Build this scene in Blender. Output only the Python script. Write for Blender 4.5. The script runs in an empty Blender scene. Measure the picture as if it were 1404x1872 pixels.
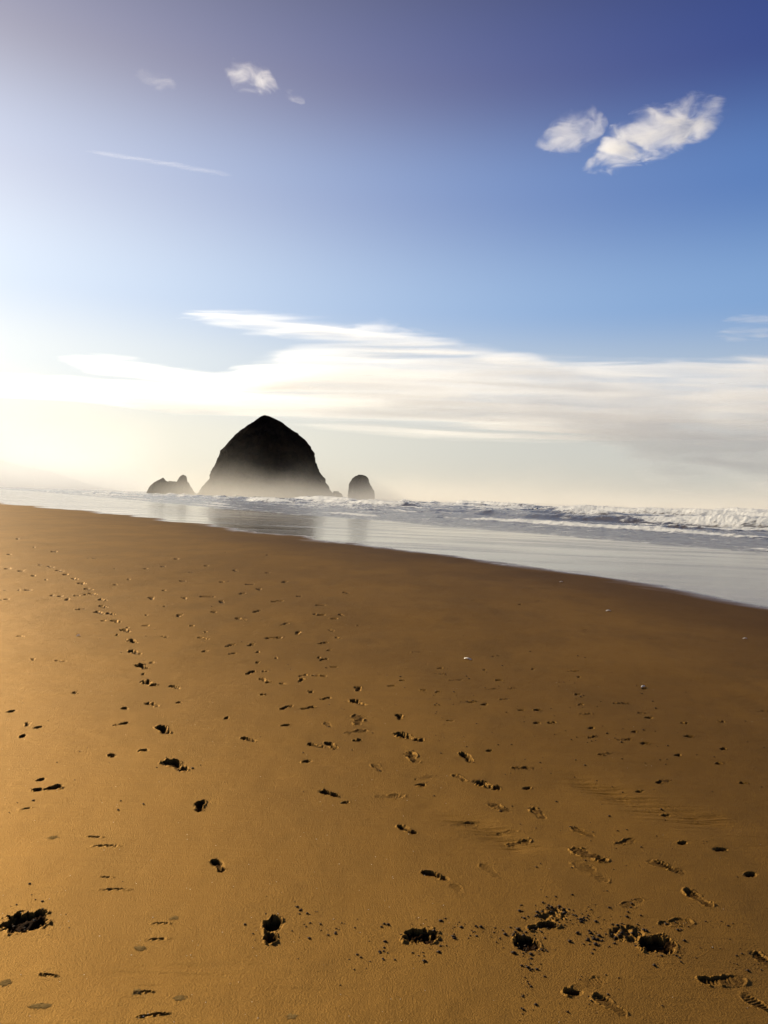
import bpy, bmesh, math, random
import numpy as np
from mathutils import Matrix, Vector

R = math.radians
scene = bpy.context.scene
col = scene.collection
rng = random.Random(7)

# ------------------------------------------------------------------ camera
PW, PH, FPX = 1404.0, 1872.0, 1406.0          # photograph size and focal length in its pixels
CAM_H = 1.6
cam_d = bpy.data.cameras.new('camera')
cam = bpy.data.objects.new('camera', cam_d)
col.objects.link(cam)
scene.camera = cam
cam_d.sensor_fit = 'VERTICAL'
cam_d.sensor_height = 36.0
cam_d.sensor_width = 27.0
cam_d.lens = 36.0 * FPX / PH
cam_d.clip_start, cam_d.clip_end = 0.05, 60000.0
CAM_M = (Matrix.Translation((0, 0, CAM_H)) @ Matrix.Rotation(R(89.0), 4, 'X')
         @ Matrix.Rotation(R(1.75), 4, 'Z'))
cam.matrix_world = CAM_M

# ------------------------------------------------------------------ light, sky, exposure
SKY_GRADE = 6.0                               # the graded part, at the background strength of 0.1
SUN_AZ, SUN_EL = -42.0, 21.0                  # degrees; azimuth from +Y, negative to the left
scene.view_settings.view_transform = 'Standard'
scene.view_settings.look = 'None'
scene.view_settings.gamma = 1.0
scene.view_settings.exposure = 0.6
scene.view_settings.use_curve_mapping = False
scene.cycles.use_denoising = True
scene.cycles.denoising_input_passes = 'RGB_ALBEDO_NORMAL'
scene.cycles.denoising_prefilter = 'ACCURATE'
scene.cycles.volume_bounces = 4
scene.cycles.max_bounces = 8
scene.cycles.transparent_max_bounces = 16

sun_dir = Vector((math.sin(R(SUN_AZ)) * math.cos(R(SUN_EL)), math.cos(R(SUN_AZ)) * math.cos(R(SUN_EL)), math.sin(R(SUN_EL))))
sd = bpy.data.lights.new('sun', 'SUN')
sd.energy = 5.0
sd.angle = R(0.5)
sd.color = (1.0, 0.87, 0.65)
sun = bpy.data.objects.new('sun', sd)
col.objects.link(sun)
sun.rotation_euler = sun_dir.to_track_quat('Z', 'Y').to_euler()


class NT:
    """small helper to write node trees"""
    def __init__(self, tree):
        self.t = tree
        self.n = tree.nodes
        self.n.clear()

    def node(self, kind, **kw):
        nd = self.n.new(kind)
        for k, v in kw.items():
            setattr(nd, k, v)
        return nd

    def link(self, a, b):
        self.t.links.new(a, b)

    def put(self, sock, v):
        if isinstance(v, bpy.types.NodeSocket):
            self.link(v, sock)
        else:
            sock.default_value = v

    def math(self, op, a, b=None, c=None, clamp=False):
        nd = self.node('ShaderNodeMath', operation=op, use_clamp=clamp)
        self.put(nd.inputs[0], a)
        if b is not None:
            self.put(nd.inputs[1], b)
        if c is not None:
            self.put(nd.inputs[2], c)
        return nd.outputs[0]

    def vmath(self, op, a, b=None, scale=None):
        nd = self.node('ShaderNodeVectorMath', operation=op)
        self.put(nd.inputs[0], a)
        if b is not None:
            self.put(nd.inputs[1], b)
        if scale is not None:
            self.put(nd.inputs['Scale'], scale)
        return nd.outputs['Value'] if op in ('DOT_PRODUCT', 'LENGTH', 'DISTANCE') else nd.outputs[0]

    def step(self, v, lo, hi, a=0.0, b=1.0):
        nd = self.node('ShaderNodeMapRange', interpolation_type='SMOOTHSTEP')
        self.put(nd.inputs['Value'], v)
        self.put(nd.inputs['From Min'], lo)
        self.put(nd.inputs['From Max'], hi)
        self.put(nd.inputs['To Min'], a)
        self.put(nd.inputs['To Max'], b)
        return nd.outputs[0]

    def mix(self, f, a, b, blend='MIX'):
        nd = self.node('ShaderNodeMix', data_type='RGBA', blend_type=blend)
        self.put(nd.inputs[0], f)
        self.put(nd.inputs[6], a)
        self.put(nd.inputs[7], b)
        return nd.outputs[2]

    def noise(self, vec, scale, detail=4.0, rough=0.55, dist=0.0):
        nd = self.node('ShaderNodeTexNoise')
        if vec is not None:
            self.link(vec, nd.inputs['Vector'])
        nd.inputs['Scale'].default_value = scale
        nd.inputs['Detail'].default_value = detail
        nd.inputs['Roughness'].default_value = rough
        nd.inputs['Distortion'].default_value = dist
        return nd.outputs['Fac']

    def mapping(self, vec, scale=(1, 1, 1), rot=(0, 0, 0), loc=(0, 0, 0)):
        nd = self.node('ShaderNodeMapping')
        self.link(vec, nd.inputs['Vector'])
        nd.inputs['Scale'].default_value = scale
        nd.inputs['Rotation'].default_value = rot
        nd.inputs['Location'].default_value = loc
        return nd.outputs[0]

    def curve(self, v, pts):
        nd = self.node('ShaderNodeFloatCurve')
        c = nd.mapping.curves[0]
        c.points[0].location = pts[0]
        c.points[1].location = pts[-1]
        for p in pts[1:-1]:
            c.points.new(*p)
        nd.mapping.update()
        self.put(nd.inputs['Value'], v)
        return nd.outputs[0]

    def attr(self, name):
        return self.node('ShaderNodeAttribute', attribute_name=name).outputs['Fac']


def material(name):
    m = bpy.data.materials.new(name)
    m.use_nodes = True
    return m, NT(m.node_tree)


world = bpy.data.worlds.new('World')
scene.world = world
world.use_nodes = True
w = NT(world.node_tree)
sky = w.node('ShaderNodeTexSky', sky_type='NISHITA')
sky.sun_disc = False
sky.sun_elevation = R(SUN_EL)
sky.sun_rotation = R(SUN_AZ)
sky.altitude = 0
sky.air_density = 1.0
sky.dust_density = 1.0
sky.ozone_density = 3.0
# the Nishita sky, graded: cream at the horizon, deep blue overhead, a broad warm veil round the sun
nrm = w.vmath('NORMALIZE', w.node('ShaderNodeTexCoord').outputs['Generated'])
sepz = w.node('ShaderNodeSeparateXYZ')
w.link(nrm, sepz.inputs[0])
elev = w.math('MULTIPLY', w.math('ARCSINE', w.math('MAXIMUM', sepz.outputs['Z'], 0.0)), 2 / math.pi)   # 0 horizon .. 1 zenith
ramp = w.node('ShaderNodeValToRGB')
cr = ramp.color_ramp
cr.interpolation = 'EASE'
stops = [(0.0, (0.58, 0.555, 0.49)), (0.045, (0.575, 0.575, 0.54)), (0.10, (0.40, 0.50, 0.64)), (0.155, (0.190, 0.355, 0.655)),
         (0.24, (0.065, 0.180, 0.49)), (0.32, (0.012, 0.045, 0.25)), (0.42, (0.004, 0.018, 0.12)), (1.0, (0.004, 0.017, 0.11))]
cr.elements[0].position, cr.elements[0].color = stops[0][0], stops[0][1] + (1,)
cr.elements[1].position, cr.elements[1].color = stops[-1][0], stops[-1][1] + (1,)
for p, c in stops[1:-1]:
    e = cr.elements.new(p)
    e.color = c + (1,)
w.link(elev, ramp.inputs[0])
ang = w.math('ARCCOSINE', w.vmath('DOT_PRODUCT', nrm, tuple(sun_dir)))
glow = w.math('EXPONENT', w.math('MULTIPLY', w.math('POWER', w.math('DIVIDE', ang, 0.68), 2.0), -1.0))
core = w.math('EXPONENT', w.math('MULTIPLY', w.math('POWER', w.math('DIVIDE', ang, 0.16), 2.0), -1.0))
glow = w.math('MULTIPLY', glow, w.step(elev, 0.18, 0.42, 1.0, 0.36))
veil = w.mix(1.0, w.vmath('SCALE', (0.70, 0.62, 0.43), scale=glow), w.vmath('SCALE', (0.10, 0.09, 0.07), scale=core), 'ADD')
graded = w.mix(1.0, ramp.outputs[0], veil, 'ADD')
total = w.mix(1.0, w.vmath('SCALE', graded, scale=SKY_GRADE), w.vmath('SCALE', sky.outputs[0], scale=0.05), 'ADD')
bg = w.node('ShaderNodeBackground')
bg.inputs['Strength'].default_value = 0.10
w.link(total, bg.inputs['Color'])
wo = w.node('ShaderNodeOutputWorld')
w.link(bg.outputs[0], wo.inputs['Surface'])


# ------------------------------------------------------------------ helpers
def ray(px, py):
    d = CAM_M.to_3x3() @ Vector(((px - PW / 2) / FPX, -(py - PH / 2) / FPX, -1.0))
    return d


def ground(px, py, z=0.0):
    d = ray(px, py)
    k = (z - CAM_H) / d.z
    return d.x * k, d.y * k


def at_dist(px, py, y):
    """the point seen at a pixel, y metres ahead"""
    d = ray(px, py)
    k = y / d.y
    return Vector((d.x * k, y, CAM_H + d.z * k))


def _hash(ix, iy, seed):
    h = (ix.astype(np.int64) * 374761393 + iy.astype(np.int64) * 668265263 + seed * 974634777) & 0xffffffff
    h = ((h ^ (h >> 13)) * 1274126177) & 0xffffffff
    h = h ^ (h >> 16)
    return (h & 0xffffff) / float(0xffffff)


def vnoise(x, y, seed=0):
    ix, iy = np.floor(x), np.floor(y)
    fx, fy = x - ix, y - iy
    fx = fx * fx * fx * (fx * (fx * 6 - 15) + 10)
    fy = fy * fy * fy * (fy * (fy * 6 - 15) + 10)
    a, b = _hash(ix, iy, seed), _hash(ix + 1, iy, seed)
    c, d = _hash(ix, iy + 1, seed), _hash(ix + 1, iy + 1, seed)
    return (a + (b - a) * fx) * (1 - fy) + (c + (d - c) * fx) * fy


def fbm(x, y, octaves=4, seed=0, gain=0.5):
    s, amp, tot = 0.0, 1.0, 0.0
    for o in range(octaves):
        s = s + amp * (vnoise(x, y, seed + o * 17) - 0.5)
        tot += amp * 0.5
        x, y, amp = x * 2.03 + 11.3, y * 2.03 - 7.7, amp * gain
    return s / tot            # about -1 .. 1


def smooth(a, b, x):
    t = np.clip((x - a) / (b - a), 0, 1)
    return t * t * (3 - 2 * t)


def mesh_obj(name, verts, faces, mat, parent=None, smooth_shade=True, attrs=None, normals=None, loc=None):
    me = bpy.data.meshes.new(name)
    verts = np.asarray(verts, dtype=np.float32)
    if loc is not None:
        verts = verts - np.asarray(loc, dtype=np.float32)
    faces = np.asarray(faces, dtype=np.int32)
    nv, nf, k = len(verts), len(faces), faces.shape[1]
    me.vertices.add(nv)
    me.vertices.foreach_set('co', verts.ravel())
    me.loops.add(nf * k)
    me.loops.foreach_set('vertex_index', faces.ravel())
    me.polygons.add(nf)
    me.polygons.foreach_set('loop_start', np.arange(0, nf * k, k, dtype=np.int32))
    me.polygons.foreach_set('loop_total', np.full(nf, k, dtype=np.int32))
    me.update(calc_edges=True)
    if smooth_shade:
        me.shade_smooth()
    for an, av in (attrs or {}).items():
        a = me.attributes.new(an, 'FLOAT', 'POINT')
        a.data.foreach_set('value', np.asarray(av, dtype=np.float32))
    if normals is not None:
        a = me.attributes.new('custom_normal', 'FLOAT_VECTOR', 'POINT')
        a.data.foreach_set('vector', np.asarray(normals, dtype=np.float32).ravel())
    if mat:
        me.materials.append(mat)
    o = bpy.data.objects.new(name, me)
    if loc is not None:
        o.location = loc
    o.parent = parent
    col.objects.link(o)
    return o


def tag(o, label=None, cat=None, group=None, kind=None):
    for k, v in (('label', label), ('category', cat), ('group', group), ('kind', kind)):
        if v:
            o[k] = v
    return o


# ------------------------------------------------------------------ materials of the ground and sea
def sand_material():
    m, t = material('sand')
    geo = t.node('ShaderNodeNewGeometry').outputs['Position']
    wet, churn = t.attr('wet'), t.attr('churn')  # churn: disturbed sand, with the shade of its hollows painted in
    big = t.noise(t.mapping(geo, (0.5, 0.28, 1)), 1.0, 4, 0.55)
    streak = t.noise(t.mapping(geo, (0.9, 7.0, 1), (0, 0, R(8))), 1.0, 5, 0.6)
    mid = t.noise(geo, 9.0, 5, 0.65)
    grain = t.noise(geo, 160.0, 3, 0.75)
    fine = t.noise(geo, 520.0, 2, 0.7)
    c = t.mix(t.step(big, 0.36, 0.62), (0.080, 0.0350, 0.0056, 1), (0.140, 0.0660, 0.0108, 1))
    c = t.mix(t.step(streak, 0.45, 0.75, 0.0, 0.45), c, (0.072, 0.034, 0.008, 1))
    c = t.mix(t.step(mid, 0.35, 0.75, 0.0, 0.30), c, (0.168, 0.081, 0.0130, 1))
    c = t.mix(t.step(grain, 0.30, 0.56, 0.75, 0.0), c, (0.042, 0.019, 0.005, 1))
    c = t.mix(t.step(fine, 0.66, 0.80, 0.0, 0.55), c, (0.50, 0.36, 0.18, 1))
    spl = t.noise(t.mapping(geo, (1.5, 0.8, 1), (0, 0, R(20))), 1.0, 6, 0.62)
    c = t.mix(t.step(spl, 0.48, 0.64, 0.0, 0.60), c, (0.060, 0.028, 0.0062, 1))
    damp_shade = t.mix(t.step(mid, 0.3, 0.7), (0.016, 0.0075, 0.0030, 1), (0.030, 0.0145, 0.0055, 1))  # turned-up damp sand, darkened so its colour also carries the pits' shade
    c = t.mix(churn, c, damp_shade)
    c = t.mix(t.math('MULTIPLY', wet, 1.25, clamp=True), c, (0.043, 0.0195, 0.0058, 1))
    film = t.attr('film')
    b = t.node('ShaderNodeBsdfPrincipled')
    t.link(c, b.inputs['Base Color'])
    patch = t.noise(t.mapping(geo, (0.10, 0.55, 1), (0, 0, R(-38))), 1.0, 4, 0.6)
    rough = t.math('ADD', t.math('MULTIPLY', film, t.step(patch, 0.3, 0.75, -0.52, -0.37)), 0.58)
    t.link(rough, b.inputs['Roughness'])
    b.inputs['IOR'].default_value = 1.36
    spec = t.math('MULTIPLY_ADD', film, 0.62, 0.02)
    t.put(b.inputs['Specular IOR Level'], t.math('MULTIPLY', spec, t.math('MULTIPLY_ADD', churn, -0.7, 1.0)))
    bump = t.node('ShaderNodeBump')
    hgt = t.math('ADD', t.math('MULTIPLY', grain, 0.0060), t.math('MULTIPLY', mid, 0.006))
    hgt = t.math('ADD', hgt, t.math('MULTIPLY', fine, 0.0012))
    rip = t.noise(t.mapping(geo, (1.2, 34.0, 1), (0, 0, R(3))), 1.0, 4, 0.6)
    hgt = t.math('ADD', hgt, t.math('MULTIPLY', rip, 0.004))
    t.link(hgt, bump.inputs['Height'])
    bump.inputs['Distance'].default_value = 1.0
    t.link(t.math('SUBTRACT', 0.8, t.math('MULTIPLY', film, 0.760)), bump.inputs['Strength'])
    t.link(bump.outputs[0], b.inputs['Normal'])
    # moist quartz grains throw a golden, broad gloss away from the sun
    gl = t.node('ShaderNodeBsdfGlossy')
    gl.inputs['Color'].default_value = (0.62, 0.355, 0.09, 1)
    gl.inputs['Roughness'].default_value = 0.54
    t.link(bump.outputs[0], gl.inputs['Normal'])
    ms = t.node('ShaderNodeMixShader')
    share = t.math('MULTIPLY', t.math('SUBTRACT', 1.0, t.math('MAXIMUM', churn, t.math('MULTIPLY', wet, 1.3, clamp=True))), 0.17)
    t.link(share, ms.inputs[0])
    t.link(b.outputs[0], ms.inputs[1])
    t.link(gl.outputs[0], ms.inputs[2])
    o = t.node('ShaderNodeOutputMaterial')
    t.link(ms.outputs[0], o.inputs[0])
    return m


def sea_material():
    m, t = material('surf_water')
    geo = t.node('ShaderNodeNewGeometry').outputs['Position']
    foam = t.attr('foam')
    lace = t.noise(t.mapping(geo, (1, 1, 1), (0, 0, R(-36))), 0.8, 8, 0.68, 0.6)
    lace2 = t.noise(t.mapping(geo, (0.5, 1.6, 1), (0, 0, R(-36))), 0.9, 7, 0.7)
    f = t.math('ADD', foam, t.math('MULTIPLY', t.math('SUBTRACT', lace, 0.5), 1.5))
    f = t.math('ADD', f, t.math('MULTIPLY', t.math('SUBTRACT', lace2, 0.5), 1.2))
    f = t.step(f, 0.35, 0.70)
    wat = t.node('ShaderNodeBsdfPrincipled')
    wat.inputs['Base Color'].default_value = (0.105, 0.090, 0.074, 1)
    wat.inputs['Roughness'].default_value = 0.16
    wat.inputs['IOR'].default_value = 1.33
    bp = t.node('ShaderNodeBump')
    t.link(t.noise(t.mapping(geo, (0.8, 2.4, 1), (0, 0, R(-36))), 1.6, 6, 0.62), bp.inputs['Height'])
    bp.inputs['Distance'].default_value = 0.17
    bp.inputs['Strength'].default_value = 0.8
    t.link(bp.outputs[0], wat.inputs['Normal'])
    fo = t.node('ShaderNodeBsdfPrincipled')
    fo.inputs['Base Color'].default_value = (0.86, 0.84, 0.80, 1)
    fo.inputs['Roughness'].default_value = 0.8
    fo.inputs['Subsurface Weight'].default_value = 0.0
    bp2 = t.node('ShaderNodeBump')
    t.link(t.noise(geo, 2.2, 6, 0.7), bp2.inputs['Height'])
    bp2.inputs['Distance'].default_value = 0.35
    bp2.inputs['Strength'].default_value = 0.7
    t.link(bp2.outputs[0], fo.inputs['Normal'])
    tr = t.node('ShaderNodeBsdfTranslucent')
    tr.inputs['Color'].default_value = (0.80, 0.79, 0.75, 1)
    mf = t.node('ShaderNodeMixShader')
    mf.inputs[0].default_value = 0.45
    t.link(fo.outputs[0], mf.inputs[1])
    t.link(tr.outputs[0], mf.inputs[2])
    mx = t.node('ShaderNodeMixShader')
    t.link(f, mx.inputs[0])
    t.link(wat.outputs[0], mx.inputs[1])
    t.link(mf.outputs[0], mx.inputs[2])
    o = t.node('ShaderNodeOutputMaterial')
    t.link(mx.outputs[0], o.inputs[0])
    return m


SAND = sand_material()
SEA = sea_material()

# ------------------------------------------------------------------ the shore lines, read off the photograph on the ground plane
edge_px = [(1404, 1113), (1200, 1076), (1000, 1041), (800, 1013), (640, 991), (513, 979), (400, 966), (359, 959), (215, 939), (100, 929), (0, 920)]
B_LINE = [(390.0, -1000.0), (44.0, -75.0), (11.2, 2.0)] + [ground(*p) for p in edge_px] + [(-110.0, 170.0), (-800.0, 1100.0), (-5200.0, 5200.0)]
swash_px = [(1404, 1017), (1173, 992), (1001, 976), (829, 962), (720, 953), (513, 939), (359, 925), (205, 910)]
W_LINE = [(420.0, -1000.0), (60.0, -70.0), (22.0, 14.0)] + [ground(*p, z=-0.33) for p in swash_px] + [(-180.0, 400.0), (-620.0, 1100.0), (-4300.0, 5200.0)]


def sdist(x, y, line):
    """distance to a shore line, positive on the sea side"""
    best = np.full(x.shape, 1e18)
    sgn = np.ones(x.shape)
    for (ax, ay), (bx, by) in zip(line[:-1], line[1:]):
        dx, dy = bx - ax, by - ay
        t = np.clip(((x - ax) * dx + (y - ay) * dy) / (dx * dx + dy * dy), 0, 1)
        qx, qy = x - (ax + t * dx), y - (ay + t * dy)
        d2 = qx * qx + qy * qy
        upd = d2 < best
        best = np.where(upd, d2, best)
        sgn = np.where(upd, np.sign(dx * qy - dy * qx), sgn)
    return -np.sqrt(best) * sgn


# ------------------------------------------------------------------ one polar sheet of ground and sea round the camera
az_f = np.arange(-29.5, 29.5001, 0.066)
az_c = np.concatenate([29.5 + np.cumsum(np.linspace(0.2, 6.0, 42)), ])
az_c = az_c[az_c < 180]
az = np.radians(np.concatenate([-az_c[::-1], az_f, az_c]))
inv = np.linspace(1 / 2.05, 1 / 40.0, 760)
rad = np.concatenate([np.linspace(0.25, 2.0, 14), 1 / inv,
                      40.0 * np.exp(np.linspace(0.006, math.log(420 / 40.0), 390)),
                      420.0 * np.exp(np.linspace(0.05, math.log(30000 / 420.0), 60))])
NR, NC = len(rad), len(az)
X = (rad[:, None] * np.sin(az)[None, :])
Y = (rad[:, None] * np.cos(az)[None, :])
sB = sdist(X, Y, B_LINE)
sW = sdist(X, Y, W_LINE)
print('grid', NR, NC)

edge_n = fbm(X * 0.22, Y * 0.22, 4, 3) * np.clip(rad[:, None] / 22.0, 0.4, 2.5)
sBn = sB + edge_n * 0.9 - 0.9 * np.abs(fbm((X * 0.62 - Y * 0.78) * 0.11, Y * 0 + 2.0, 3, 19)) * np.clip(rad[:, None] / 20.0, 0.5, 2.0)
swash_n = fbm(X * 0.09, Y * 0.09, 5, 5)
sWn = sW + swash_n * 2.2

# dry sand and wet slope
Z = -0.0125 * np.clip(sB + 5.0, 0, 30.0)
Z += 0.020 * fbm(X * 0.35, Y * 0.35, 3, 11) * (1 - smooth(-1.0, 1.0, sB)) * smooth(40, 15, rad)[:, None]
Z += 0.004 * fbm(X * 3.0, Y * 3.0, 3, 12) * (1 - smooth(-1.5, 0.0, sB)) * smooth(30, 12, rad)[:, None]
sBd = sBn + 1.6 * fbm(X * 0.3, Y * 0.3, 4, 15)
wet = np.clip(0.15 * smooth(-20.0, -3.0, sBd) ** 1.3 * smooth(-9.0, 3.0, X + 0.06 * Y) + 0.40 * smooth(-6.0, -0.1, sBd) ** 1.5 * smooth(-34.0, 2.0, X)
              , 0, 1)
film_v = smooth(-0.3, 0.6, sBn + 0.5 * fbm(X * 1.6 + Y * 1.2, Y * 0.9, 3, 8))
wet = np.maximum(wet, 0.85 * film_v)
churn = np.zeros_like(Z)  # disturbed sand, with the shade of its hollows painted in
label = np.zeros(Z.shape, dtype=np.int32)            # 0 dry, 1 wet sand, 2 sea, 3+ things
label[sBn > 0.1] = 1

# surf: rows of breakers running along the shore
sea_mask = sWn > 0
t0 = np.clip(sW, 0, None)
al = X * 0.62 - Y * 0.78                              # metres along the shore
wob = 9.0 * fbm(al / 70.0, t0 / 90.0, 3, 21) + 2.2 * fbm(al / 14.0, t0 / 14.0, 3, 22)
ts = t0 + wob * smooth(2, 25, t0)
H = np.zeros_like(Z)
foam = np.zeros_like(Z)
wave_id = np.full(Z.shape, -1, dtype=np.int32)
wave_best = np.zeros_like(Z)
ROWS = [(5, .12), (11, .22), (21, .40), (43, 1.00), (70, 1.15), (108, 1.35), (150, 1.5), (205, 1.65), (285, 1.8), (400, 1.9)]
for k, (tk, A) in enumerate(ROWS):
    m = 0.12 + 1.2 * smooth(-0.30, 0.55, fbm(al / (26.0 + tk * 0.25) + k * 7.7, al * 0 + k * 3.1, 3, 40 + k))
    d = ts - tk
    wf, wb = 0.8 + 0.9 * A, 2.0 + 3.4 * A
    prof = np.where(d < 0, np.exp(-(d / wf) ** 2), np.exp(-(d / wb) ** 2))
    h = A * m * prof
    H = np.maximum(H, h) + 0.15 * np.minimum(H, h)
    br = smooth(0.55, 0.95, m) if k > 2 else smooth(0.10, 0.55, m)                        # where this crest is breaking
    fr = np.where(d < 0, np.exp(-(d / (wf * 1.7)) ** 2), np.exp(-(d / (wb * 0.22)) ** 2))
    foam = np.maximum(foam, fr * ((0.18 if k > 2 else 0.45) + 0.80 * br))
    trail = np.where(d < 0, np.exp(d / (2 + 5 * A)), 0) * (0.08 + 0.30 * br)
    foam = np.maximum(foam, trail)
    up = (h > wave_best) & (h > 0.30 * A * m + 0.02)
    wave_best = np.where(up, h, wave_best)
    wave_id = np.where(up, k, wave_id)
rid = 1 - np.abs(fbm(al / 20.0 + 3.3, ts / 7.5, 3, 81, 0.55)) * 2.6
patchy = smooth(-0.35, 0.45, fbm(al / 34.0, ts / 16.0, 3, 84))
caps = smooth(0.30, 0.95, rid) * (0.25 + 0.75 * patchy) * smooth(8, 30, t0)
H = H + caps * (0.22 + 0.30 * smooth(30, 110, t0))
foam = np.maximum(foam, caps * 0.85)
turb = 0.9 * fbm(al * 0.42, t0 * 0.95, 5, 60, 0.62) + 0.25 * fbm(X * 1.9, Y * 1.9, 2, 63)
chop = fbm(X * 0.25 + Y * 0.1, Y * 0.25, 5, 61, 0.55)
grow = smooth(2, 26, t0)
sea_z = -0.385 + H + grow * (0.17 * chop + foam * 0.26 * np.clip(turb, -0.5, 1)) + smooth(0, 6, t0) * (0.04 * turb + 0.05 * fbm(X * 1.1, Y * 1.1, 3, 66, 0.6))
edge_f = np.exp(-((sWn - 0.7) / 0.9) ** 2) * (0.6 + 0.5 * fbm(X * 0.3, Y * 0.3, 3, 9))
foam = np.maximum(foam, edge_f * 1.0)
foam = np.maximum(foam, 0.42 * np.exp(-t0 / 14.0) + 0.07)
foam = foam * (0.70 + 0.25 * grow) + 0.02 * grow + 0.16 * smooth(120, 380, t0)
far = smooth(400, 900, np.hypot(X, Y))
sea_z = sea_z * (1 - far) + far * (-0.2)
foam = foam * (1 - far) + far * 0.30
sea_z = np.where(sWn < 1.0, np.maximum(sea_z, Z + 0.03 * smooth(0, 0.5, sWn)), sea_z)
Z = np.where(sea_mask, sea_z, Z)
label[sea_mask] = 2

# ------------------------------------------------------------------ footprints pressed into the dry sand
THINGS = []                                           # (name, label, category, group)
WAVE_BASE = 3

prints = []                                           # kind, px, py, scale, heading (deg), depth factor, seed, label, group
def P(kind, px, py, s=1.0, hd=-8.0, dep=1.0, lab=None, grp=None):
    prints.append((kind, px, py, s, hd, dep, lab, grp))

TR = 'footprints of the deep trail that leads away on the left'
BT = 'boot prints with tread marks on the right half of the beach'
MD = 'prints of the middle trail'
CL = 'churned clumps of dark sand across the foreground'


def Q(kind, toe, heel, dep, lab, grp, wide=1.0):
    """a print whose forefoot and heel are both read off the photograph"""
    (ax, ay), (bx, by) = ground(*toe), ground(*heel)
    dx, dy = ax - bx, ay - by
    hd = math.degrees(math.atan2(dx, dy))
    s_ = math.hypot(dx, dy) / 0.152
    prints.append((kind, (toe[0] + heel[0]) / 2, (toe[1] + heel[1]) / 2, min(max(s_, 0.55), 1.15), hd, dep, lab, grp))


Q('P', (502, 1687), (495, 1719), 1.5, 'deep black footprint with separate toe and heel marks, nearest in the left trail', TR)
Q('P', (393, 1575), (405, 1590), 1.2, 'deep dark footprint with a faint heel, second in the left trail', TR)
P('P', 366, 1474, 0.62, -10, 1.4, 'rounded dark footprint third from the front in the left trail', TR)
Q('P', (308, 1395), (334, 1407), 1.3, 'large dark slanting footprint fourth from the front in the left trail', TR)
P('P', 299, 1336, 0.85, -30, 1.3, 'oval dark footprint with pale middle, fifth in the left trail', TR)
Q('P', (271, 1286), (286, 1291), 1.25, 'dark slanting footprint sixth from the front in the left trail', TR)
ords = ['seventh', 'eighth', 'ninth', 'tenth', 'eleventh', 'twelfth', 'thirteenth', 'fourteenth', 'fifteenth']
for (x, y), o_ in zip([(272, 1249), (259, 1219), (247, 1194), (241, 1174), (229, 1154), (211, 1137), (203, 1123), (189, 1110), (187, 1097)], ords):
    P('P', x, y, 0.95, -42, 1.5, 'small dark footprint %s from the front in the left trail' % o_, TR)
for x, y in [(169, 1086), (161, 1077), (149, 1067), (138, 1059), (120, 1051), (110, 1044), (92, 1037), (72, 1033)]:
    P('P', x, y, 1.05, -46, 1.4, 'tiny dark footprint at the far faint end of the left trail', TR)

P('C', 46, 1686, 1.18, 88, 1.0, 'wide black clump of churned sand at the left edge of the beach', CL)
P('C', 768, 1712, 0.92, 80, 1.0, 'peaked black clump of kicked sand between the two middle footprints', CL)
P('C', 963, 1728, 0.74, 20, 0.8, 'broken crumbly clump of kicked sand with a scatter of crumbs above it', CL)
P('C', 1202, 1731, 0.98, 95, 1.1, 'largest solid black clump of kicked sand on the right foreground', CL)
P('S', 1146, 1710, 0.75, 75, 0.8, 'shallow scuffed print just left of the largest black clump', CL)
P('P', 993, 1695, 0.55, 75, 1.0, 'small black print just above the crumbly clump', CL)
P('S', 1010, 1673, 0.7, 60, 0.6, 'loose scuffed sand above the crumbly clump', CL)

for toe, heel, dp, lb in [
    ((1055, 1556), (1099, 1573), 1.0, 'dark boot print with clear tread above the crumbly clump'),
    ((1062, 1584), (1100, 1609), 0.35, 'very faint boot print below the dark boot print'),
    ((1053, 1516), (1080, 1529), 0.6, 'thin tread print above the dark boot print'),
    ((1196, 1580), (1240, 1595), 0.85, 'boot print with a bright rim above the long tread print'),
    ((1262, 1634), (1293, 1656), 0.95, 'long boot print with the clearest tread lines on the right'),
    ((1388, 1752), (1412, 1770), 1.0, 'dark tread print cut by the right edge of the picture'),
    ((1376, 1832), (1404, 1848), 0.5, 'faint tread print in the bottom right corner'),
    ((1105, 1836), (1124, 1848), 0.7, 'faint scuffed boot print at the bottom right of centre'),
    ((887, 1583), (905, 1601), 0.4, 'pale faint print right of the compact solid black print'),
    ((834, 1624), (842, 1634), 0.3, 'barely visible tread mark below the compact solid black print'),
    ((1147, 1657), (1166, 1650), 0.45, 'thin broken print above the largest black clump'),
    ((976, 1481), (990, 1495), 1.15, 'dark print at the upper right end of the middle trail'),
    ((899, 1471), (924, 1483), 0.95, 'dark tread print in the middle trail below the blackest one'),
    ((835, 1421), (847, 1428), 0.5, 'faint speckled print left of the blackest oval print'),
    ((750, 1381), (760, 1394), 0.9, 'crumbled print below the wide central print'),
    ((653, 1313), (655, 1325), 0.9, 'broken double print in the central column'),
    ((598, 1325), (602, 1332), 0.7, 'striped print left of the central column'),
    ((685, 1402), (694, 1411), 0.75, 'striped slanting print between the centre and the bean shaped print'),
    ]:
    Q('B', toe, heel, dp, lb, BT)
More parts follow.
